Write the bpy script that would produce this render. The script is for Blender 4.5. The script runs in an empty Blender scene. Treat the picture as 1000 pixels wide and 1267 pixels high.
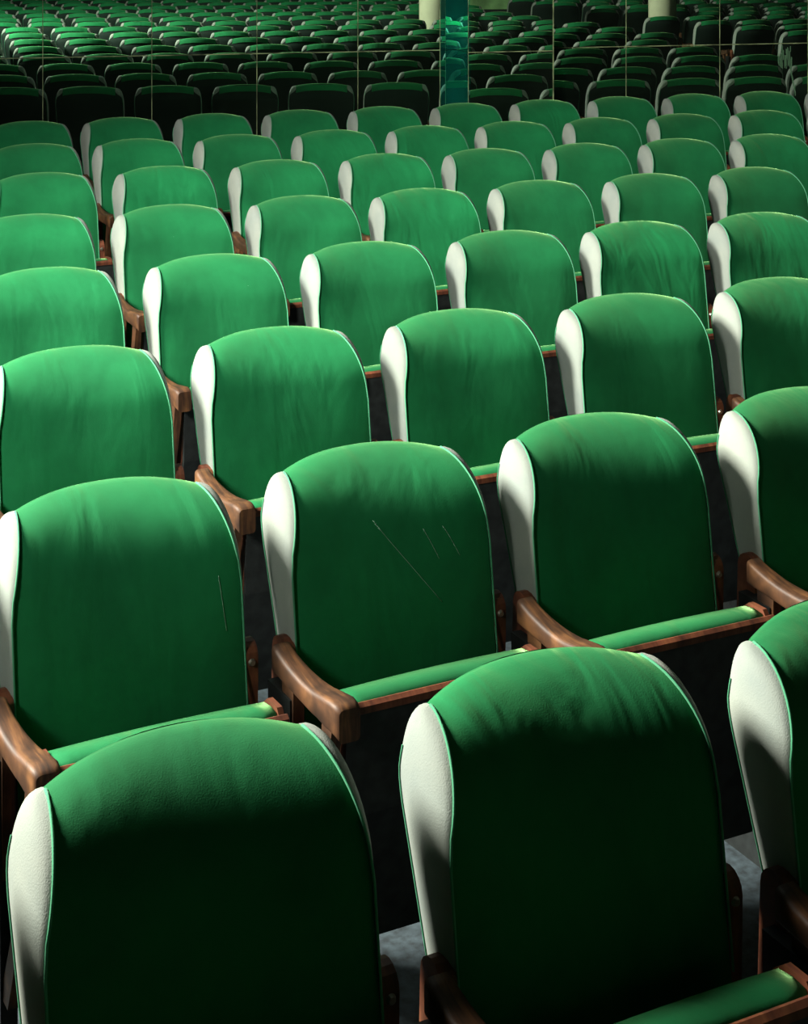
import bpy, bmesh, math, random
from mathutils import Vector, Matrix
random.seed(7)
S = bpy.context.scene
COL = S.collection
R = math.radians

# ---------------------------------------------------------------- camera
CAM_H = 2.0186
PSI = 0.3951                      # the camera looks this far to the right of the rows' normal
cam_d = bpy.data.cameras.new('camera')
cam = bpy.data.objects.new('camera', cam_d); COL.objects.link(cam)
cam.location = (0, 0, CAM_H)
cam.rotation_euler = (R(90), 0, -PSI)
cam_d.sensor_fit = 'HORIZONTAL'; cam_d.sensor_width = 36.0; cam_d.lens = 2100 / 1000 * 36.0
cam_d.shift_y = -(633.5 + 85.94) / 1000
cam_d.clip_start = 0.05; cam_d.clip_end = 200
S.camera = cam

# ---------------------------------------------------------------- world, lights, exposure
w = bpy.data.worlds.new('world'); S.world = w; w.use_nodes = True
w.node_tree.nodes['Background'].inputs[0].default_value = (0.75, 0.88, 1.0, 1)
w.node_tree.nodes['Background'].inputs[1].default_value = 0.10

def area(name, loc, aim, sx, sy, power, color, spread=180):
    d = bpy.data.lights.new(name, 'AREA'); d.shape = 'RECTANGLE'; d.size = sx; d.size_y = sy
    d.energy = power; d.color = color; d.spread = R(spread)
    o = bpy.data.objects.new(name, d); COL.objects.link(o); o.location = loc
    o.rotation_euler = (Vector(aim) - Vector(loc)).to_track_quat('-Z', 'Y').to_euler()
    return o
area('window_daylight', (-2.6, 4.8, 3.7), (2.6, 2.9, 0.9), 1.5, 1.3, 640, (1.0, 0.98, 0.86), 125)
area('front_left_fill', (-2.6, 1.2, 3.7), (1.7, 6.3, 0.8), 1.1, 1.2, 54, (1.0, 0.99, 0.90), 50)  # added fill that brightens the seat fronts at left; the wall has no window here
area('overhead_fill', (2.0, 7.6, 6.3), (2.0, 5.6, 0.0), 4.0, 3.0, 40, (0.85, 1.0, 0.95))  # added soft overhead fill for the rims of the seat tops; the ceiling is unbroken

vs = S.view_settings
vs.view_transform = 'Standard'; vs.look = 'None'; vs.gamma = 1; vs.use_curve_mapping = False
vs.exposure = 0.0

# ---------------------------------------------------------------- materials
def new_mat(name):
    m = bpy.data.materials.new(name); m.use_nodes = True
    nt = m.node_tree; b = nt.nodes['Principled BSDF']
    return m, nt, b
def N(nt, t, **kw):
    n = nt.nodes.new(t)
    for k, v in kw.items(): setattr(n, k, v)
    return n
def ramp(nt, fac, stops):
    r = N(nt, 'ShaderNodeValToRGB'); nt.links.new(fac, r.inputs[0])
    e = r.color_ramp.elements
    e[0].position, e[0].color = stops[0][0], (*stops[0][1], 1)
    e[1].position, e[1].color = stops[-1][0], (*stops[-1][1], 1)
    for p, c in stops[1:-1]:
        x = e.new(p); x.color = (*c, 1)
    return r.outputs[0]

def fabric(name, dark, light, sheen, sheen_tint, wrinkle=0.0, weave=0.25):
    m, nt, b = new_mat(name); L = nt.links
    tc = N(nt, 'ShaderNodeTexCoord'); oi = N(nt, 'ShaderNodeObjectInfo')
    mul = N(nt, 'ShaderNodeMath', operation='MULTIPLY'); L.new(oi.outputs['Random'], mul.inputs[0]); mul.inputs[1].default_value = 40
    big = N(nt, 'ShaderNodeTexNoise', noise_dimensions='4D'); big.inputs['Scale'].default_value = 5; big.inputs['Detail'].default_value = 6; big.inputs['Roughness'].default_value = 0.65
    L.new(tc.outputs['Object'], big.inputs['Vector']); L.new(mul.outputs[0], big.inputs['W'])
    base = ramp(nt, big.outputs['Fac'], [(0.3, dark), (0.7, light)])
    # every seat has faded a little differently
    hs = N(nt, 'ShaderNodeHueSaturation'); L.new(base, hs.inputs['Color'])
    mr = N(nt, 'ShaderNodeMapRange'); L.new(oi.outputs['Random'], mr.inputs['Value']); mr.inputs['To Min'].default_value = 0.85; mr.inputs['To Max'].default_value = 1.15
    L.new(mr.outputs[0], hs.inputs['Value'])
    # lint and pale flecks
    sp = N(nt, 'ShaderNodeTexVoronoi', voronoi_dimensions='4D'); sp.inputs['Scale'].default_value = 22; L.new(tc.outputs['Object'], sp.inputs['Vector']); L.new(mul.outputs[0], sp.inputs['W'])
    lt = N(nt, 'ShaderNodeMath', operation='LESS_THAN'); L.new(sp.outputs['Distance'], lt.inputs[0]); lt.inputs[1].default_value = 0.022
    mx = N(nt, 'ShaderNodeMix', data_type='RGBA'); L.new(lt.outputs[0], mx.inputs['Factor']); L.new(hs.outputs[0], mx.inputs[6]); mx.inputs[7].default_value = (0.25, 0.4, 0.3, 1)
    L.new(mx.outputs[2], b.inputs['Base Color'])
    b.inputs['Roughness'].default_value = 0.85; b.inputs['Specular IOR Level'].default_value = 0.26
    b.inputs['Sheen Weight'].default_value = sheen; b.inputs['Sheen Roughness'].default_value = 0.35; b.inputs['Sheen Tint'].default_value = (*sheen_tint, 1)
    # weave and pull creases running up the cover
    wv = N(nt, 'ShaderNodeTexNoise'); wv.inputs['Scale'].default_value = 420; wv.inputs['Detail'].default_value = 2; L.new(tc.outputs['Object'], wv.inputs['Vector'])
    b1 = N(nt, 'ShaderNodeBump'); b1.inputs['Strength'].default_value = weave; b1.inputs['Distance'].default_value = 0.001; L.new(wv.outputs['Fac'], b1.inputs['Height'])
    last = b1
    if wrinkle:
        mp = N(nt, 'ShaderNodeMapping'); L.new(tc.outputs['Object'], mp.inputs['Vector']); mp.inputs['Scale'].default_value = (9, 5, 3.6)
        wn = N(nt, 'ShaderNodeTexNoise', noise_dimensions='4D'); wn.inputs['Scale'].default_value = 1.0; wn.inputs['Detail'].default_value = 2.5; wn.inputs['Distortion'].default_value = 0.7
        L.new(mp.outputs[0], wn.inputs['Vector']); L.new(mul.outputs[0], wn.inputs['W'])
        amp = N(nt, 'ShaderNodeMath', operation='POWER'); L.new(oi.outputs['Random'], amp.inputs[0]); amp.inputs[1].default_value = 1.5
        amp2 = N(nt, 'ShaderNodeMath', operation='MULTIPLY_ADD'); L.new(amp.outputs[0], amp2.inputs[0]); amp2.inputs[1].default_value = wrinkle; amp2.inputs[2].default_value = 0.25 * wrinkle
        b2 = N(nt, 'ShaderNodeBump'); L.new(amp2.outputs[0], b2.inputs['Strength']); b2.inputs['Distance'].default_value = 0.02
        L.new(wn.outputs['Fac'], b2.inputs['Height']); L.new(b1.outputs[0], b2.inputs['Normal']); last = b2
    L.new(last.outputs[0], b.inputs['Normal'])
    return m
GREEN = fabric('green_upholstery', (0.003, 0.120, 0.038), (0.007, 0.185, 0.058), 0.6, (0.50, 1.0, 0.38), 0.6)
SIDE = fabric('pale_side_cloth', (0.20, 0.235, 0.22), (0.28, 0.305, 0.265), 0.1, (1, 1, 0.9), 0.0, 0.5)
PIPE = fabric('piping_cord', (0.05, 0.26, 0.13), (0.08, 0.32, 0.18), 0.15, (1, 1, 1))
BACK = fabric('dark_back_cloth', (0.006, 0.016, 0.012), (0.010, 0.024, 0.018), 0.0, (1, 1, 1))

def wood(name, c0, c1, c2, rough=0.58):
    m, nt, b = new_mat(name); L = nt.links
    tc = N(nt, 'ShaderNodeTexCoord'); oi = N(nt, 'ShaderNodeObjectInfo')
    mp = N(nt, 'ShaderNodeMapping'); L.new(tc.outputs['Object'], mp.inputs['Vector']); mp.inputs['Scale'].default_value = (60, 7, 7)
    mul = N(nt, 'ShaderNodeMath', operation='MULTIPLY'); L.new(oi.outputs['Random'], mul.inputs[0]); mul.inputs[1].default_value = 20
    n = N(nt, 'ShaderNodeTexNoise', noise_dimensions='4D'); n.inputs['Scale'].default_value = 1.6; n.inputs['Detail'].default_value = 8; n.inputs['Distortion'].default_value = 0.4
    L.new(mp.outputs[0], n.inputs['Vector']); L.new(mul.outputs[0], n.inputs['W'])
    col = ramp(nt, n.outputs['Fac'], [(0.3, c0), (0.5, c1), (0.72, c2)])
    n2 = N(nt, 'ShaderNodeTexNoise', noise_dimensions='4D'); n2.inputs['Scale'].default_value = 22; n2.inputs['Detail'].default_value = 5; L.new(tc.outputs['Object'], n2.inputs['Vector']); L.new(mul.outputs[0], n2.inputs['W'])
    wear = ramp(nt, n2.outputs['Fac'], [(0.38, (0.35, 0.35, 0.35)), (0.62, (1, 1, 1))])
    mx = N(nt, 'ShaderNodeMix', data_type='RGBA', blend_type='MULTIPLY'); mx.inputs['Factor'].default_value = 0.8
    L.new(col, mx.inputs[6]); L.new(wear, mx.inputs[7]); L.new(mx.outputs[2], b.inputs['Base Color'])
    b.inputs['Roughness'].default_value = rough
    bp = N(nt, 'ShaderNodeBump'); bp.inputs['Strength'].default_value = 0.25; bp.inputs['Distance'].default_value = 0.001; L.new(n.outputs['Fac'], bp.inputs['Height']); L.new(bp.outputs[0], b.inputs['Normal'])
    return m
WOOD = wood('worn_arm_wood', (0.038, 0.017, 0.008), (0.105, 0.044, 0.018), (0.25, 0.11, 0.038))
REDWOOD = wood('red_brown_wood', (0.11, 0.030, 0.014), (0.19, 0.055, 0.025), (0.26, 0.09, 0.035))

def plain(name, c, rough=0.6, metal=0.0, noise=0.0, scale=30, spec=0.5):
    m, nt, b = new_mat(name); L = nt.links
    tc = N(nt, 'ShaderNodeTexCoord')
    n = N(nt, 'ShaderNodeTexNoise'); n.inputs['Scale'].default_value = scale; n.inputs['Detail'].default_value = 6; L.new(tc.outputs['Object'], n.inputs['Vector'])
    c0 = tuple(x * (1 - noise) for x in c); c1 = tuple(min(1, x * (1 + noise)) for x in c)
    L.new(ramp(nt, n.outputs['Fac'], [(0.35, c0), (0.65, c1)]), b.inputs['Base Color'])
    b.inputs['Roughness'].default_value = rough; b.inputs['Metallic'].default_value = metal; b.inputs['Specular IOR Level'].default_value = spec
    return m
IRON = plain('dark_cast_iron', (0.02, 0.024, 0.024), 0.5, 0.4, 0.4)
BOARD = plain('seat_underside', (0.018, 0.022, 0.021), 0.6, 0, 0.4)
STEEL = plain('worn_steel', (0.55, 0.5, 0.42), 0.35, 0.9, 0.2)
FLOOR = plain('speckled_floor', (0.034, 0.050, 0.060), 0.75, 0, 0.5, 45)
DARKW = plain('dark_wall_paint', (0.018, 0.026, 0.022), 0.8, 0, 0.3, 3)
CEIL = plain('ceiling_paint', (0.04, 0.05, 0.045), 0.9, 0, 0.2, 3)
CREAM = plain('cream_column_paint', (0.72, 0.74, 0.52), 0.6, 0, 0.08, 5)
PALEG = plain('pale_green_panel', (0.26, 0.50, 0.20), 0.7, 0, 0.35, 4)
SEAM = plain('mirror_edge', (0.26, 0.32, 0.16), 0.5, 0, 0.75, 9)

def mirror_mat(name, tint, haze_col, haze, rough=0.0):
    m = bpy.data.materials.new(name); m.use_nodes = True; nt = m.node_tree; nt.nodes.clear(); L = nt.links
    out = N(nt, 'ShaderNodeOutputMaterial'); g = N(nt, 'ShaderNodeBsdfGlossy'); g.inputs['Color'].default_value = (*tint, 1); g.inputs['Roughness'].default_value = rough
    d = N(nt, 'ShaderNodeBsdfDiffuse'); d.inputs['Color'].default_value = (*haze_col, 1)
    tc = N(nt, 'ShaderNodeTexCoord'); n = N(nt, 'ShaderNodeTexNoise'); n.inputs['Scale'].default_value = 2.5; n.inputs['Detail'].default_value = 6; L.new(tc.outputs['Object'], n.inputs['Vector'])
    mr = N(nt, 'ShaderNodeMapRange'); L.new(n.outputs['Fac'], mr.inputs['Value']); mr.inputs['From Min'].default_value = 0.3; mr.inputs['From Max'].default_value = 0.7
    mr.inputs['To Min'].default_value = haze * 0.5; mr.inputs['To Max'].default_value = haze * 1.5
    mx = N(nt, 'ShaderNodeMixShader'); L.new(mr.outputs[0], mx.inputs[0]); L.new(g.outputs[0], mx.inputs[1]); L.new(d.outputs[0], mx.inputs[2]); L.new(mx.outputs[0], out.inputs[0])
    return m
MIRROR = mirror_mat('silvered_mirror', (0.78, 0.92, 0.80), (0.3, 0.4, 0.3), 0.015)
TEAL = mirror_mat('teal_mirror_glass', (0.36, 0.90, 0.76), (0.02, 0.36, 0.30), 0.10, 0.0)

# ---------------------------------------------------------------- mesh helpers
def mesh_from(verts, faces, name, mat, smooth=True):
    me = bpy.data.meshes.new(name); me.from_pydata(verts, [], faces); me.materials.append(mat)
    if smooth: me.polygons.foreach_set('use_smooth', [True] * len(me.polygons))
    me.update(); return me
def grid_mesh(rows, name, mat, flip=False):
    nr, nc = len(rows), len(rows[0]); v = [p for r in rows for p in r]; f = []
    for i in range(nr - 1):
        for j in range(nc - 1):
            q = (i * nc + j, i * nc + j + 1, (i + 1) * nc + j + 1, (i + 1) * nc + j)
            f.append(q[::-1] if flip else q)
    return mesh_from(v, f, name, mat)
def bm_mesh(bm, name, mat, smooth=False):
    bmesh.ops.recalc_face_normals(bm, faces=bm.faces)
    me = bpy.data.meshes.new(name); bm.to_mesh(me); bm.free(); me.materials.append(mat)
    if smooth: me.polygons.foreach_set('use_smooth', [True] * len(me.polygons))
    return me
def tube(path, r, name, mat, n=8):
    v, f = [], []
    P = [Vector(p) for p in path]
    for i, p in enumerate(P):
        t = (P[min(i + 1, len(P) - 1)] - P[max(i - 1, 0)]).normalized()
        a = t.cross(Vector((0, 1, 0.3))).normalized(); b = t.cross(a)
        for k in range(n):
            an = 2 * math.pi * k / n; v.append(p + a * (r * math.cos(an)) + b * (r * math.sin(an)))
    for i in range(len(P) - 1):
        for k in range(n):
            f.append((i * n + k, i * n + (k + 1) % n, (i + 1) * n + (k + 1) % n, (i + 1) * n + k))
    f.append(tuple(range(n))[::-1]); f.append(tuple((len(P) - 1) * n + k for k in range(n)))
    return mesh_from([tuple(x) for x in v], f, name, mat)
def add_box(bm, x0, x1, y0, y1, z0, z1):
    vs_ = [bm.verts.new(p) for p in [(x0, y0, z0), (x1, y0, z0), (x1, y1, z0), (x0, y1, z0), (x0, y0, z1), (x1, y0, z1), (x1, y1, z1), (x0, y1, z1)]]
    for q in [(0, 3, 2, 1), (4, 5, 6, 7), (0, 1, 5, 4), (1, 2, 6, 5), (2, 3, 7, 6), (3, 0, 4, 7)]: bm.faces.new([vs_[i] for i in q])
    return vs_
def extrude_x(profile, x0, x1, name, mat, bevel=0.0, seg=2):
    # profile in the (y, z) plane, a board between x0 and x1
    bm = bmesh.new(); a = [bm.verts.new((x0, y, z)) for y, z in profile]; b = [bm.verts.new((x1, y, z)) for y, z in profile]
    bm.faces.new(a); bm.faces.new(b[::-1]); n = len(profile)
    for i in range(n): bm.faces.new((a[i], b[i], b[(i + 1) % n], a[(i + 1) % n]))
    if bevel: bmesh.ops.bevel(bm, geom=[e for e in bm.edges if abs(e.verts[0].co.x - e.verts[1].co.x) < 1e-6], offset=bevel, segments=seg, affect='EDGES', clamp_overlap=True)
    return bm_mesh(bm, name, mat)
def loft(sections, name, mat, smooth=True):
    n = len(sections[0]); v = [p for s in sections for p in s]; f = []
    for i in range(len(sections) - 1):
        for k in range(n): f.append((i * n + k, i * n + (k + 1) % n, (i + 1) * n + (k + 1) % n, (i + 1) * n + k))
    f.append(tuple(range(n))[::-1]); f.append(tuple((len(sections) - 1) * n + k for k in range(n)))
    me = mesh_from(v, f, name, mat, smooth); bm = bmesh.new(); bm.from_mesh(me); bmesh.ops.recalc_face_normals(bm, faces=bm.faces)
    for fc in bm.faces:
        if len(fc.verts) > 4: fc.smooth = False
    bm.to_mesh(me); bm.free(); return me
def round_rect(w_, h_, r, k=4):
    pts = []
    for cx, cy, a0 in ((w_ - r, h_ - r, 0), (-w_ + r, h_ - r, 90), (-w_ + r, -h_ + r, 180), (w_ - r, -h_ + r, 270)):
        for i in range(k + 1):
            a = R(a0 + 90 * i / k); pts.append((cx + r * math.cos(a), cy + r * math.sin(a)))
    return pts

def link(name, me, parent=None, **props):
    o = bpy.data.objects.new(name, me); COL.objects.link(o)
    if parent: o.parent = parent
    for k, v in props.items(): o[k] = v
    return o

# ---------------------------------------------------------------- room shell
NA = 0.1305                                   # the mirror wall's normal
MN = Vector((math.sin(NA), math.cos(NA), 0)); MT = Vector((math.cos(NA), -math.sin(NA), 0)); MD = 10.9094
ROOM_H = 6.5
def wall_pt(t, d, z):                          # t along the mirror wall, d in front of it
    p = MN * (MD - d) + MT * t; return (p.x, p.y, z)
def slab(bm, t0, t1, d0, d1, z0, z1):
    vs_ = [bm.verts.new(wall_pt(*q)) for q in [(t0, d0, z0), (t1, d0, z0), (t1, d1, z0), (t0, d1, z0), (t0, d0, z1), (t1, d0, z1), (t1, d1, z1), (t0, d1, z1)]]
    for q in [(0, 3, 2, 1), (4, 5, 6, 7), (0, 1, 5, 4), (1, 2, 6, 5), (2, 3, 7, 6), (3, 0, 4, 7)]: bm.faces.new([vs_[i] for i in q])
def slab_mesh(name, mat, *boxes):
    bm = bmesh.new()
    for b in boxes: slab(bm, *b)
    return bm_mesh(bm, name, mat)

bm = bmesh.new(); add_box(bm, -6, 21, -21, 15, -0.2, 0); link('floor', bm_mesh(bm, 'floor', FLOOR), kind='structure')
bm = bmesh.new(); add_box(bm, -6, 21, -21, 15, ROOM_H, ROOM_H + 0.2); link('ceiling', bm_mesh(bm, 'ceiling', CEIL), kind='structure')
# left wall with a tall window opening
WY0, WY1, WZ0, WZ1 = 4.0, 5.6, 2.9, 4.5
bm = bmesh.new()
add_box(bm, -3.1, -2.8, -21, WY0, 0, ROOM_H); add_box(bm, -3.1, -2.8, WY1, 15, 0, ROOM_H)
add_box(bm, -3.1, -2.8, WY0, WY1, 0, WZ0); add_box(bm, -3.1, -2.8, WY0, WY1, WZ1, ROOM_H)
link('wall_left', bm_mesh(bm, 'wall_left', DARKW), kind='structure')
bm = bmesh.new(); add_box(bm, 20, 20.3, -21, 15, 0, ROOM_H); link('wall_right', bm_mesh(bm, 'wall_right', DARKW), kind='structure')
FY = -8.6
bm = bmesh.new(); add_box(bm, -2.8, 20, FY - 0.3, FY, 0, ROOM_H); link('wall_front', bm_mesh(bm, 'wall_front', DARKW), kind='structure')

wall_back = link('wall_back', slab_mesh('wall_back', DARKW, (-6, 20, -0.3, -0.02, 0, ROOM_H)), kind='structure')
SEAM_Z = CAM_H - 0.8008
ts = [-4.85, -4.17, -3.49, -2.81, -2.13, -1.45, -0.77, -0.085, 0.599, 1.283, 1.964, 2.640, 3.206]
ts2 = [3.916, 4.545, 5.251, 5.935, 6.62, 7.30, 7.98, 8.66, 9.34, 10.02, 10.7]
G = 0.002
def panel(t0, t1, z0, z1, parent, d=0.0, mat=None):
    return link('mirror_panel', slab_mesh('mirror_panel', mat or MIRROR, (t0 + G, t1 - G, d - 0.012, d, z0 + G, z1 - G)), parent)
for seq in (ts, ts2):
    for a, b in zip(seq[:-1], seq[1:]):
        panel(a, b, 0.0, SEAM_Z, wall_back); panel(a, b, SEAM_Z, SEAM_Z + 1.5, wall_back)
for k, t in enumerate(ts + ts2[1:]):
    link('seam_strip', slab_mesh('seam_strip', SEAM, (t - 0.0022, t + 0.0022, 0, 0.002, 0, SEAM_Z + 1.5)), wall_back)
for a, b in ((ts[0], ts[-1]), (ts2[0], ts2[-1])):
    link('seam_strip', slab_mesh('seam_strip', SEAM, (a, b, 0, 0.003, SEAM_Z - 0.003, SEAM_Z + 0.003)), wall_back)
# teal edge strip and mirrored pillar
link('teal_mirror_strip', slab_mesh('teal_mirror_strip', TEAL, (3.208, 3.322, -0.012, 0.0, 0, SEAM_Z - 0.002), (3.208, 3.322, -0.012, 0.0, SEAM_Z + 0.002, SEAM_Z + 1.5)), wall_back)
PD = 0.26
pillar = link('mirrored_pillar', slab_mesh('mirrored_pillar', DARKW, (3.335, 3.91, -0.02, PD - 0.012, 0, ROOM_H)), None, kind='structure')
link('teal_mirror_panel', slab_mesh('teal_mirror_panel', TEAL, (3.322, 3.335, 0.0, PD, 0, SEAM_Z - 0.002), (3.322, 3.335, 0.0, PD, SEAM_Z + 0.002, SEAM_Z + 1.5)), pillar)
link('mirror_panel', slab_mesh('mirror_panel', MIRROR, (3.335, 3.914, PD - 0.012, PD, 0, SEAM_Z - 0.002)), pillar)
link('mirror_panel', slab_mesh('mirror_panel', MIRROR, (3.335, 3.914, PD - 0.012, PD, SEAM_Z + 0.002, SEAM_Z + 1.5)), pillar)
link('mirror_panel', slab_mesh('mirror_panel', MIRROR, (3.91, 3.918, 0, PD, 0, SEAM_Z + 1.5)), pillar)
link('seam_strip', slab_mesh('seam_strip', SEAM, (3.322, 3.918, PD, PD + 0.003, SEAM_Z - 0.003, SEAM_Z + 0.003)), pillar)
link('seam_strip', slab_mesh('seam_strip', SEAM, (3.912, 3.919, PD, PD + 0.003, 0, SEAM_Z + 1.5)), pillar)
link('seam_strip', slab_mesh('seam_strip', SEAM, (3.321, 3.325, PD, PD + 0.002, 0, SEAM_Z + 1.5)), pillar)
# where the silvering has come away in runs under the seam
bm = bmesh.new(); rr = random.Random(3)
for k in range(26):
    t = 5.70 + rr.random() * 0.11; z = SEAM_Z - 0.01 - rr.random() * 0.10; l = 0.03 + rr.random() * 0.07
    slab(bm, t, t + 0.004, 0.0, 0.002, z - l, z)
for k in range(14):
    t = 5.79 + k * 0.0035; z = SEAM_Z - 0.13 - k * 0.016; slab(bm, t, t + 0.004, 0.0, 0.002, z - 0.035, z)
PEEL = plain('bare_silvering', (0.10, 0.22, 0.12), 0.7)
link('peeled_silvering', bm_mesh(bm, 'peeled_silvering', PEEL), wall_back, label='pale streaks where the mirror silvering peeled')

# window in the left wall (seen by none of the lenses, lights the room)
bm = bmesh.new()
for z in (WZ0, (WZ0 + WZ1) / 2 - 0.03, WZ1 - 0.06): add_box(bm, -3.02, -2.92, WY0, WY1, z, z + 0.06)
for y in (WY0, (WY0 + WY1) / 2 - 0.03, WY1 - 0.06): add_box(bm, -3.02, -2.92, y, y + 0.06, WZ0, WZ1)
link('window_1', bm_mesh(bm, 'window_1', CREAM), kind='structure')

# two round columns and the pale green panel behind the viewpoint, seen in the mirror
def column(x, y, r, label):
    o = bpy.data.objects.new('round_column', None); COL.objects.link(o); o.location = (x, y, 0)
    o['label'] = label; o['category'] = 'column'; o['group'] = 'columns behind the viewpoint'
    sh = [[(r * math.cos(a), r * math.sin(a), z) for a in [2 * math.pi * k / 40 for k in range(40)]] for z in (0.12, 2.0, 4.0, ROOM_H)]
    link('shaft', loft(sh, 'shaft', CREAM), o)
    ba = [[(q * math.cos(a), q * math.sin(a), z) for a in [2 * math.pi * k / 40 for k in range(40)]] for q, z in ((r + .05, 0), (r + .05, .09), (r + .02, .12))]
    link('base', loft(ba, 'base', CREAM), o)

column(9.27, -0.30, 0.185, 'cream round column standing in the aisle, right one reflected in the mirror')
column(6.13, 0.08, 0.185, 'cream round column reflected left of the teal mirror strip')

bm = bmesh.new(); add_box(bm, 6.35, 8.75, FY, FY + 0.04, 0.62, 2.5)
o = link('wall_panel', bm_mesh(bm, 'wall_panel', PALEG)); o['label'] = 'pale green panel on the far wall, glimpsed in the mirror beside the column'; o['category'] = 'wall panel'

# ---------------------------------------------------------------- the seat
ZS = 0.92                                     # shoulder height; local -y is the way the seat faces, x to the right seen from the front
Z0 = 0.80
def yfront(z): return -0.13 - 0.14 * (Z0 - z)
def yrear(z): return 0.0 - 0.36 * max(0, 0.84 - z) if z > 0.60 else 0.0 - 0.36 * 0.24 - 0.15 * (0.60 - z)
def crown(u, k): return 0.020 * k * (1 - abs(u) ** 2.6)
def bow(u, z): return 0.042 * (1 - u * u) * min(1, max(0.2, 0.2 + 0.8 * (z - 0.68) / 0.22))   # the back is curved in plan, its middle further back
def wfront(z): return WS + (0.222 - WS) * min(1, max(0, (ZS - z) / 0.14)) ** 0.62
NPH = 12
WS = 0.181                                    # half width between the shoulder points
prof = []                                     # (y, z, front half width, outer half width, rear y, crown factor, side bulge)
for i in range(11):
    z = 0.40 + (Z0 - 0.40) * i / 10
    prof.append((yfront(z), z, wfront(z), 0.224 + 0.008 * i / 10, yrear(z), 0.0, 1.0))
for i in range(1, NPH + 1):
    ph = R(90) * i / NPH; z = Z0 + (ZS - Z0) * math.sin(ph)
    prof.append((-0.13 * math.cos(ph), z, wfront(z), WS + (0.232 - WS) * math.cos(ph) ** 0.7 if i < NPH else WS,
                 yrear(z) if z < 0.84 else 0.0, (i / NPH) ** 1.3, 1.0))
NU = 20
def front_rows():
    rows = []
    for y, z, wf, wo, yr, c, b in prof:
        r = []
        for j in range(NU + 1):
            u = -1 + 2 * j / NU
            bulge = 0.010 * (1 - u ** 4) * min(1, (ZS - z) / 0.12) - bow(u, z)
            edge = 0.004 * (abs(u) ** 12)                        # the cover dips a little to the piping
            r.append((u * wf, y - bulge + edge, z + crown(u, c)))
        rows.append(r)
    for dy, dz in ((0.012, -0.003), (0.019, -0.010), (0.023, -0.022), (0.024, -0.048)):   # the cover turns over the top to the rear
        rows.append([((-1 + 2 * j / NU) * WS, dy + bow(-1 + 2 * j / NU, ZS), ZS + dz + crown(-1 + 2 * j / NU, 1)) for j in range(NU + 1)])
    return rows
def side_rows(s):
    rows = []
    for y, z, wf, wo, yr, c, b in prof[5:]:
        r = []
        for k in range(9):
            a = R(90) * k / 8
            r.append((s * (wf + (wo - wf) * math.sin(a) + 0.004 * math.sin(2 * a)), y + (yr - y) * (1 - math.cos(a)), z))
        k_ = min(1, max(0, (z - 0.845) / 0.075)); k_ = k_ * k_ * (3 - 2 * k_); dx = (wo - WS) * k_
        for a in (25, 50, 75, 90):                                 # the gusset rounds over onto the rear at the corner
            r.append((s * (wo - dx * (1 - math.cos(R(a)))), yr + (0.002 + 0.022 * k_) * math.sin(R(a)), z - 0.014 * k_ * (1 - math.cos(R(a)))))
        rows.append(r)
    return rows
def back_rows():
    rows = []
    for y, z, wf, wo, yr, c, b in prof:
        rows.append([((-1 + 2 * j / 12) * (wo - 0.004), yr + 0.003 + 0.014 * (1 - (-1 + 2 * j / 12) ** 2) + bow(-1 + 2 * j / 12, z), z - 0.004 + crown(-1 + 2 * j / 12, c)) for j in range(13)])
    return rows
M_front = grid_mesh(front_rows(), 'front_cover', GREEN)
M_back = grid_mesh(back_rows(), 'back_cover', BACK, flip=True)
M_side = {s: grid_mesh(side_rows(s), 'side_gusset', SIDE, flip=(s > 0)) for s in (-1, 1)}
M_pipe = {s: tube([(s * wf * 1.003, y - 0.001, z + 0.001) for y, z, wf, wo, yr, c, b in prof[3:]], 0.0021, 'piping', PIPE) for s in (-1, 1)}
M_rpipe = {s: tube([(s * (wo + .001), yr, z) for y, z, wf, wo, yr, c, b in prof[5:-7]], 0.0013, 'rear_piping', PIPE, 6) for s in (-1, 1)}

# wooden uprights that clasp the foot of the backrest
def upright_prof():
    p = [(-0.150, 0.16), (-0.080, 0.16)]
    for k in range(9):
        a = R(180) * k / 8; p.append((-0.128 + 0.030 * math.cos(a), 0.618 + 0.030 * math.sin(a)))
    return p
M_up = {s: extrude_x([(y if i < 2 else y, z) for i, (y, z) in enumerate(upright_prof())], s * 0.236 - 0.013, s * 0.236 + 0.013, 'upright', REDWOOD) for s in (-1, 1)}
bm = bmesh.new()
bmesh.ops.create_cone(bm, cap_ends=True, segments=14, radius1=0.008, radius2=0.005, depth=0.006, matrix=Matrix.Translation((0.236, -0.160, 0.612)) @ Matrix.Rotation(R(90), 4, 'X'))
M_bolt = bm_mesh(bm, 'bolt', STEEL)

# armrest on the left of the seat
def arm_mesh():
    secs = []
    for i in range(17):
        t = i / 16; y = -0.168 - 0.252 * t
        sm = t * t * (3 - 2 * t); cx = -0.260 + 0.024 * sm
        hw = 0.020 + 0.007 * sm - (0.006 if i == 16 else 0.002 if i == 15 else 0)
        top = 0.652 - 0.030 * math.sin(R(90) * min(1, t / 0.62)) + 0.010 * max(0, t - 0.62) / 0.38 - (0.010 if i == 16 else 0.003 if i == 15 else 0)
        th = 0.052 - 0.012 * math.sin(R(180) * min(1, t / 0.8)) + 0.008 * max(0, (t - 0.7) / 0.3)
        secs.append([(cx + px, y, top - th / 2 + pz) for px, pz in round_rect(hw, th / 2, 0.009, 3)])
    return loft(secs, 'armrest', WOOD)
M_arm = arm_mesh()
def post(name, pts, w_, mat):
    # pts: (x, y, z, half depth) from the top down
    secs = [[(x + sx * w_, y + sy * h, z) for sx, sy in ((-1, -1), (1, -1), (1, 1), (-1, 1))] for x, y, z, h in pts]
    return loft(secs, name, mat, smooth=False)
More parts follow.
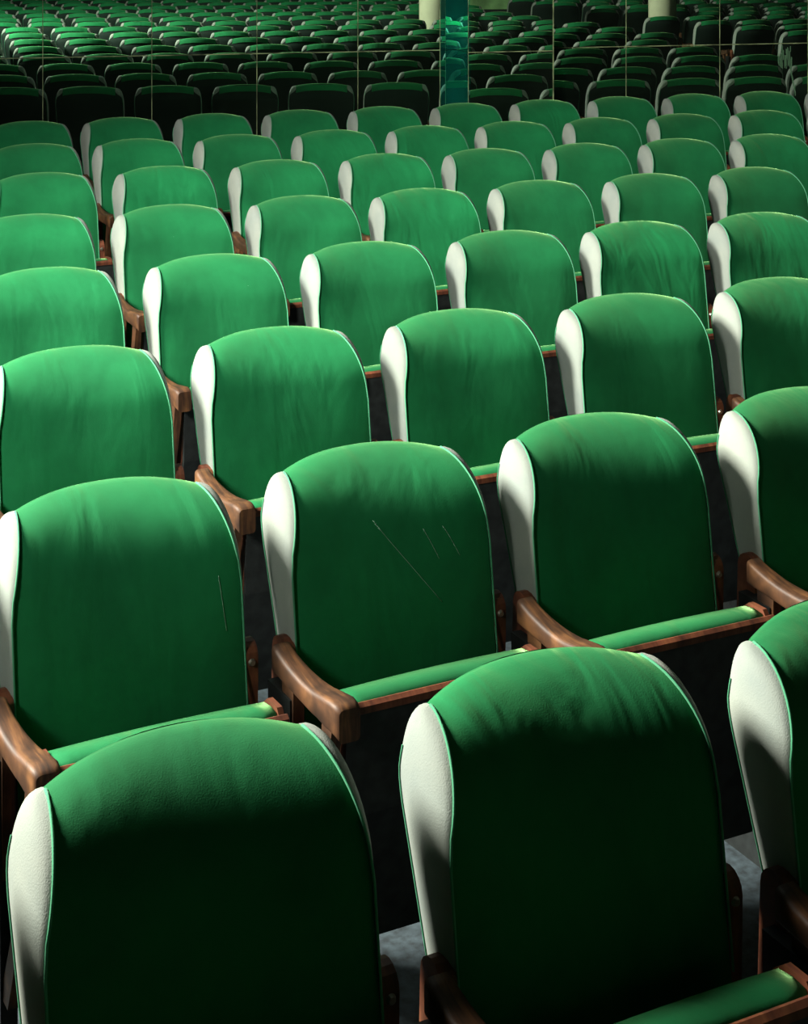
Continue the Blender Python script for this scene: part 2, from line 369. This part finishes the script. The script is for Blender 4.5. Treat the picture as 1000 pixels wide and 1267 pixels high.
M_post_r = post('rear_arm_post', [(-0.257, -0.215, 0.615, 0.028), (-0.257, -0.220, 0.45, 0.022), (-0.257, -0.215, 0.16, 0.024)], 0.011, WOOD)
M_post_f = post('front_arm_post', [(-0.242, -0.365, 0.60, 0.022), (-0.244, -0.345, 0.48, 0.018), (-0.252, -0.310, 0.30, 0.020), (-0.257, -0.255, 0.16, 0.024)], 0.011, WOOD)
M_foot = extrude_x([(-0.31, 0.0), (-0.06, 0.0), (-0.07, 0.02), (-0.145, 0.06), (-0.13, 0.57), (-0.235, 0.57), (-0.25, 0.06), (-0.31, 0.02)], -0.272, -0.242, 'iron_foot', IRON)

# tip-up seat, folded: the cushion's front edge faces up
def cushion_mesh():
    secs = []
    for i in range(13):
        u = -1 + 2 * i / 12; x = 0.205 * u
        k = 1
        top = 0.602 - 0.004 * u * u; pts = []
        for y, z in ((-0.262, 0.20), (-0.225, 0.24), (-0.222, 0.40), (-0.255, 0.55), (-0.272, 0.585), (-0.290, 0.600), (-0.320, 0.605), (-0.345, 0.603), (-0.355, 0.590), (-0.345, 0.40), (-0.290, 0.20)):
            pts.append((x, -0.30 + (y + 0.30) * k, z - 0.004 * u * u if z > .5 else z))
        secs.append(pts)
    return loft(secs, 'seat_cushion', GREEN)
M_cush = cushion_mesh()
M_board = extrude_x([(-0.285, 0.13), (-0.347, 0.40), (-0.357, 0.585), (-0.360, 0.598), (-0.372, 0.594), (-0.370, 0.58), (-0.360, 0.39), (-0.297, 0.12)], -0.218, 0.218, 'seat_board', BOARD)
M_lip = extrude_x([(-0.357, 0.583), (-0.358, 0.599), (-0.366, 0.602), (-0.374, 0.596), (-0.374, 0.583)], -0.219, 0.219, 'board_lip', REDWOOD)
M_cheek = {s: extrude_x([(-0.262, 0.30), (-0.262, 0.54), (-0.276, 0.588), (-0.300, 0.606), (-0.345, 0.607), (-0.358, 0.59), (-0.345, 0.38), (-0.32, 0.30)], s * 0.2125 - 0.0055, s * 0.2125 + 0.0055, 'seat_cheek', REDWOOD, 0.0) for s in (-1, 1)}

PARTS = [('backrest', M_front, [('side_gusset', M_side[-1], 'pale side gusset'), ('side_gusset', M_side[1], 'pale side gusset'), ('piping', M_pipe[-1], None), ('piping', M_pipe[1], None),
                                ('rear_piping', M_rpipe[-1], None), ('rear_piping', M_rpipe[1], None), ('back_cover', M_back, 'dark back cover')]),
         ('upright', M_up[-1], []), ('upright', M_up[1], [('bolt', M_bolt, None)]),
         ('armrest', M_arm, []), ('arm_post', M_post_r, []), ('arm_post', M_post_f, []), ('iron_foot', M_foot, []),
         ('tip_up_seat', M_cush, [('seat_board', M_board, 'dark seat underside'), ('board_lip', M_lip, None), ('seat_cheek', M_cheek[-1], None), ('seat_cheek', M_cheek[1], None)])]
def make_seat():
    root = bpy.data.objects.new('theatre_seat', None); COL.objects.link(root)
    for name, me, subs in PARTS:
        p = link(name, me, root)
        for n2, m2, lb in subs:
            q = link(n2, m2, p)
            if lb: q['label'] = lb
    return root
def copy_seat(src):
    r = src.copy(); COL.objects.link(r)
    for ch in src.children:
        c = ch.copy(); COL.objects.link(c); c.parent = r
        for g in ch.children:
            d = g.copy(); COL.objects.link(d); d.parent = c
    return r
# one mesh of all the parts, for the many seats seen only small in the mirror
def joined_mesh():
    mats, verts, faces, mi = [], [], [], []
    def add(me):
        o = len(verts); m = me.materials[0]
        if m not in mats: mats.append(m)
        verts.extend(tuple(v.co) for v in me.vertices)
        for p in me.polygons: faces.append(tuple(o + i for i in p.vertices)); mi.append(mats.index(m))
    for n_, me, subs in PARTS:
        add(me)
        for s_ in subs: add(s_[1])
    me = bpy.data.meshes.new('theatre_seat'); me.from_pydata(verts, [], faces)
    for m in mats: me.materials.append(m)
    me.polygons.foreach_set('material_index', mi); me.polygons.foreach_set('use_smooth', [mats[i] in (GREEN, SIDE, PIPE, BACK) for i in mi]); me.update(); return me

# ---------------------------------------------------------------- the rows: arcs about one centre
CX, CY = 2.7524, -52.2625
ROWR = [54.5042, 55.5647, 56.6387, 57.712, 58.7711, 59.8317, 60.8836, 61.9268]
ROWU = [-2.1557, -2.0142, -1.8587, -1.7253, -1.5894, -1.336, -1.2024, -1.0323]
PITCH = 0.54
STAGGER = [0.38, 0.22, 0.94, 0.58, 0.84, 0.45, 0.15, 0.70]
NUDGE = {(0, 0): (-0.005, 0.001), (0, 1): (0.005, 0.005), (0, 2): (0.01, -0.004), (1, 0): (-0.002, -0.006), (1, 1): (0.002, 0.004), (1, 2): (-0.002, 0.005), (1, 3): (0.012, 0.002), (2, 1): (-0.001, 0.001), (2, 2): (-0.001, -0.001), (2, 3): (0.004, -0.009), (2, 4): (0.012, 0.018), (2, 0): (-0.003, 0.009), (3, 1): (-0.0, -0.005), (3, 2): (0.006, 0.006), (3, 3): (0.012, 0.011), (3, 4): (0.001, 0.004), (3, 5): (-0.001, 0.002), (3, 0): (-0.012, -0.004), (4, 1): (-0.001, -0.016), (4, 2): (0.004, -0.002), (4, 3): (-0.009, -0.013), (4, 4): (-0.0, 0.011), (4, 5): (0.01, 0.01), (4, 6): (0.012, 0.018), (4, 0): (-0.008, -0.018), (5, 1): (-0.001, 0.005), (5, 2): (0.002, 0.005), (5, 3): (0.012, 0.018), (5, 4): (0.003, 0.01), (5, 5): (0.012, 0.018), (5, 6): (0.012, 0.018), (5, 7): (0.012, 0.018), (5, 0): (-0.012, 0.016), (6, 1): (0.001, -0.002), (6, 2): (-0.012, -0.018), (6, 3): (-0.012, -0.018), (6, 4): (-0.012, -0.018), (6, 5): (-0.012, -0.004), (6, 6): (-0.008, -0.003), (6, 7): (-0.001, 0.007), (6, 8): (0.012, 0.018), (6, 0): (0.012, 0.009), (7, 1): (-0.012, -0.018), (7, 2): (-0.011, -0.018), (7, 3): (-0.012, -0.018), (7, 4): (-0.012, -0.018), (7, 5): (-0.012, -0.018), (7, 6): (-0.002, 0.005), (7, 7): (0.012, 0.018), (7, 8): (0.012, 0.018), (7, 9): (0.012, 0.018), (7, 0): (0.006, -0.002)}
def row(i):
    if 0 <= i < 8: return ROWR[i], ROWU[i]
    return ROWR[0] + 1.0605 * i, (STAGGER[-i - 1] - 4) * PITCH
def seat_place(i, j):
    r, u0 = row(i); du, dr = NUDGE.get((i, j), (0, 0)); th = (u0 + j * PITCH) / r
    return th, r, (CX + (r + dr) * math.sin(th) + du * math.cos(th), CY + (r + dr) * math.cos(th) - du * math.sin(th))
FIRST_SEEN = [0, 0, 0, 0, 0, 0, 0, 0]; LAST_SEEN = [2, 3, 4, 5, 6, 8, 9, 10]
ORD = ['leftmost', 'second from the left', 'third from the left', 'fourth from the left', 'fifth from the left', 'sixth from the left', 'seventh from the left', 'eighth from the left', 'ninth from the left', 'tenth from the left', 'eleventh from the left']
ROWN = ['nearest row', 'second row from the front', 'third row from the front', 'fourth row from the front', 'fifth row from the front', 'third row before the mirror', 'second row before the mirror', 'last row by the mirror']
LOOK = {(0, 0): 'large green seat with pale top edge,', (0, 1): 'large half-shaded green seat,', (0, 2): 'cut-off green seat,',
        (1, 0): 'green seat with scuffed cover,', (1, 1): 'green seat with scratched cover,', (1, 2): 'green seat beside lit armrest,', (1, 3): 'cut-off green seat,',
        (2, 1): 'bright green seat,', (3, 1): 'deeply creased green seat,'}
proto = None
used_small = joined_mesh()

def aisle(i, th):                              # the radial aisle on the right
    d = math.degrees(th); return 5.25 < d < 6.55
def frame_pos(x, y, z):
    c, s = math.cos(PSI), math.sin(PSI); Y = x * s + y * c
    if Y < 0.3: return None
    return 500 + 2100 * (x * c - y * s) / Y, -85.94 + 2100 * (CAM_H - z) / Y
def reflected(x, y):
    k = 2 * (MD - (MN.x * x + MN.y * y)); return x + k * MN.x, y + k * MN.y
n_direct = n_mirror = 0; placed = {}
SCR = {(1, 1): [(-0.15, 0.83, 0.45, 0.66), (0.35, 0.80, 0.47, 0.74), (0.55, 0.80, 0.68, 0.74)], (1, 0): [(0.80, 0.78, 0.84, 0.68)]}
for i in range(7, -9, -1):
    for j in range(-12, 40):
        th, r, (x, y) = seat_place(i, j)
        if aisle(i, th): continue
        if th * 57.3 > 6.5: x, y = CX + r * math.sin(th + 0.0013) , CY + r * math.cos(th + 0.0013)
        if min(math.hypot(x - 9.27, y + 0.30), math.hypot(x - 6.13, y - 0.08)) < 0.46 or math.hypot(x, y) < 0.5: continue
        d = frame_pos(x, y, 0.95); near = i >= 0 and FIRST_SEEN[i] <= j <= LAST_SEEN[i]
        m = frame_pos(*reflected(x, y), 0.95)
        in_m = m and -60 < m[0] < 1060 and -8 < m[1] < 125
        side = i >= 0 and -2 <= j < 0 and not near
        if not (near or in_m or side): continue
        if near:
            if proto is None: proto = make_seat(); o = proto
            else: o = copy_seat(proto)
            o['label'] = LOOK.get((i, j), 'green seat,') + ' ' + ORD[j] + ' in the ' + ROWN[i]
            o['group'] = 'green seats facing the viewer'; n_direct += 1; placed[(i, j)] = o
        else:
            o = bpy.data.objects.new('theatre_seat', used_small); COL.objects.link(o); n_mirror += 1
            if i >= 0:
                o['label'] = 'dark-backed seat reflected in the mirror, beyond the frame in the ' + ROWN[i]; o['group'] = 'reflected seats of the ' + ROWN[i]
            else:
                nm = ('first', 'second', 'third', 'fourth', 'fifth', 'sixth', 'seventh', 'eighth')[-i - 1]
                o['label'] = 'dark-backed seat seen only in the mirror, %s row behind the nearest row' % nm; o['group'] = 'mirrored seats of the %s row behind' % nm
        o['category'] = 'theatre seat'
        q = random.Random(i * 100 + j)
        o.location = (x, y, 0); o.rotation_euler = (0, 0, -th + 0.06 + q.uniform(-0.012, 0.012))

# a few scratches in the nap of two covers
NAP = plain('rubbed_nap', (0.22, 0.42, 0.30), 0.9)
def cover_point(u, z):
    w_ = wfront(z); y = -0.13 - 0.14 * (Z0 - z) if z <= Z0 else -0.13 * math.sqrt(max(0, 1 - ((z - Z0) / 0.12) ** 2))
    return (u * w_, y - 0.010 * (1 - u ** 4) * min(1, (ZS - z) / 0.12) + bow(u, z) - 0.0012, z)
def scratch(seat, u0, z0, u1, z1):
    P = [cover_point(u0 + (u1 - u0) * k / 8, z0 + (z1 - z0) * k / 8) for k in range(9)]
    b = next(c for c in seat.children if c.name.startswith('backrest'))
    link('scratch', tube(P, 0.0006, 'scratch', NAP, 4), b)
for (i, j), lines in SCR.items():
    for l in lines: scratch(placed[(i, j)], *l)
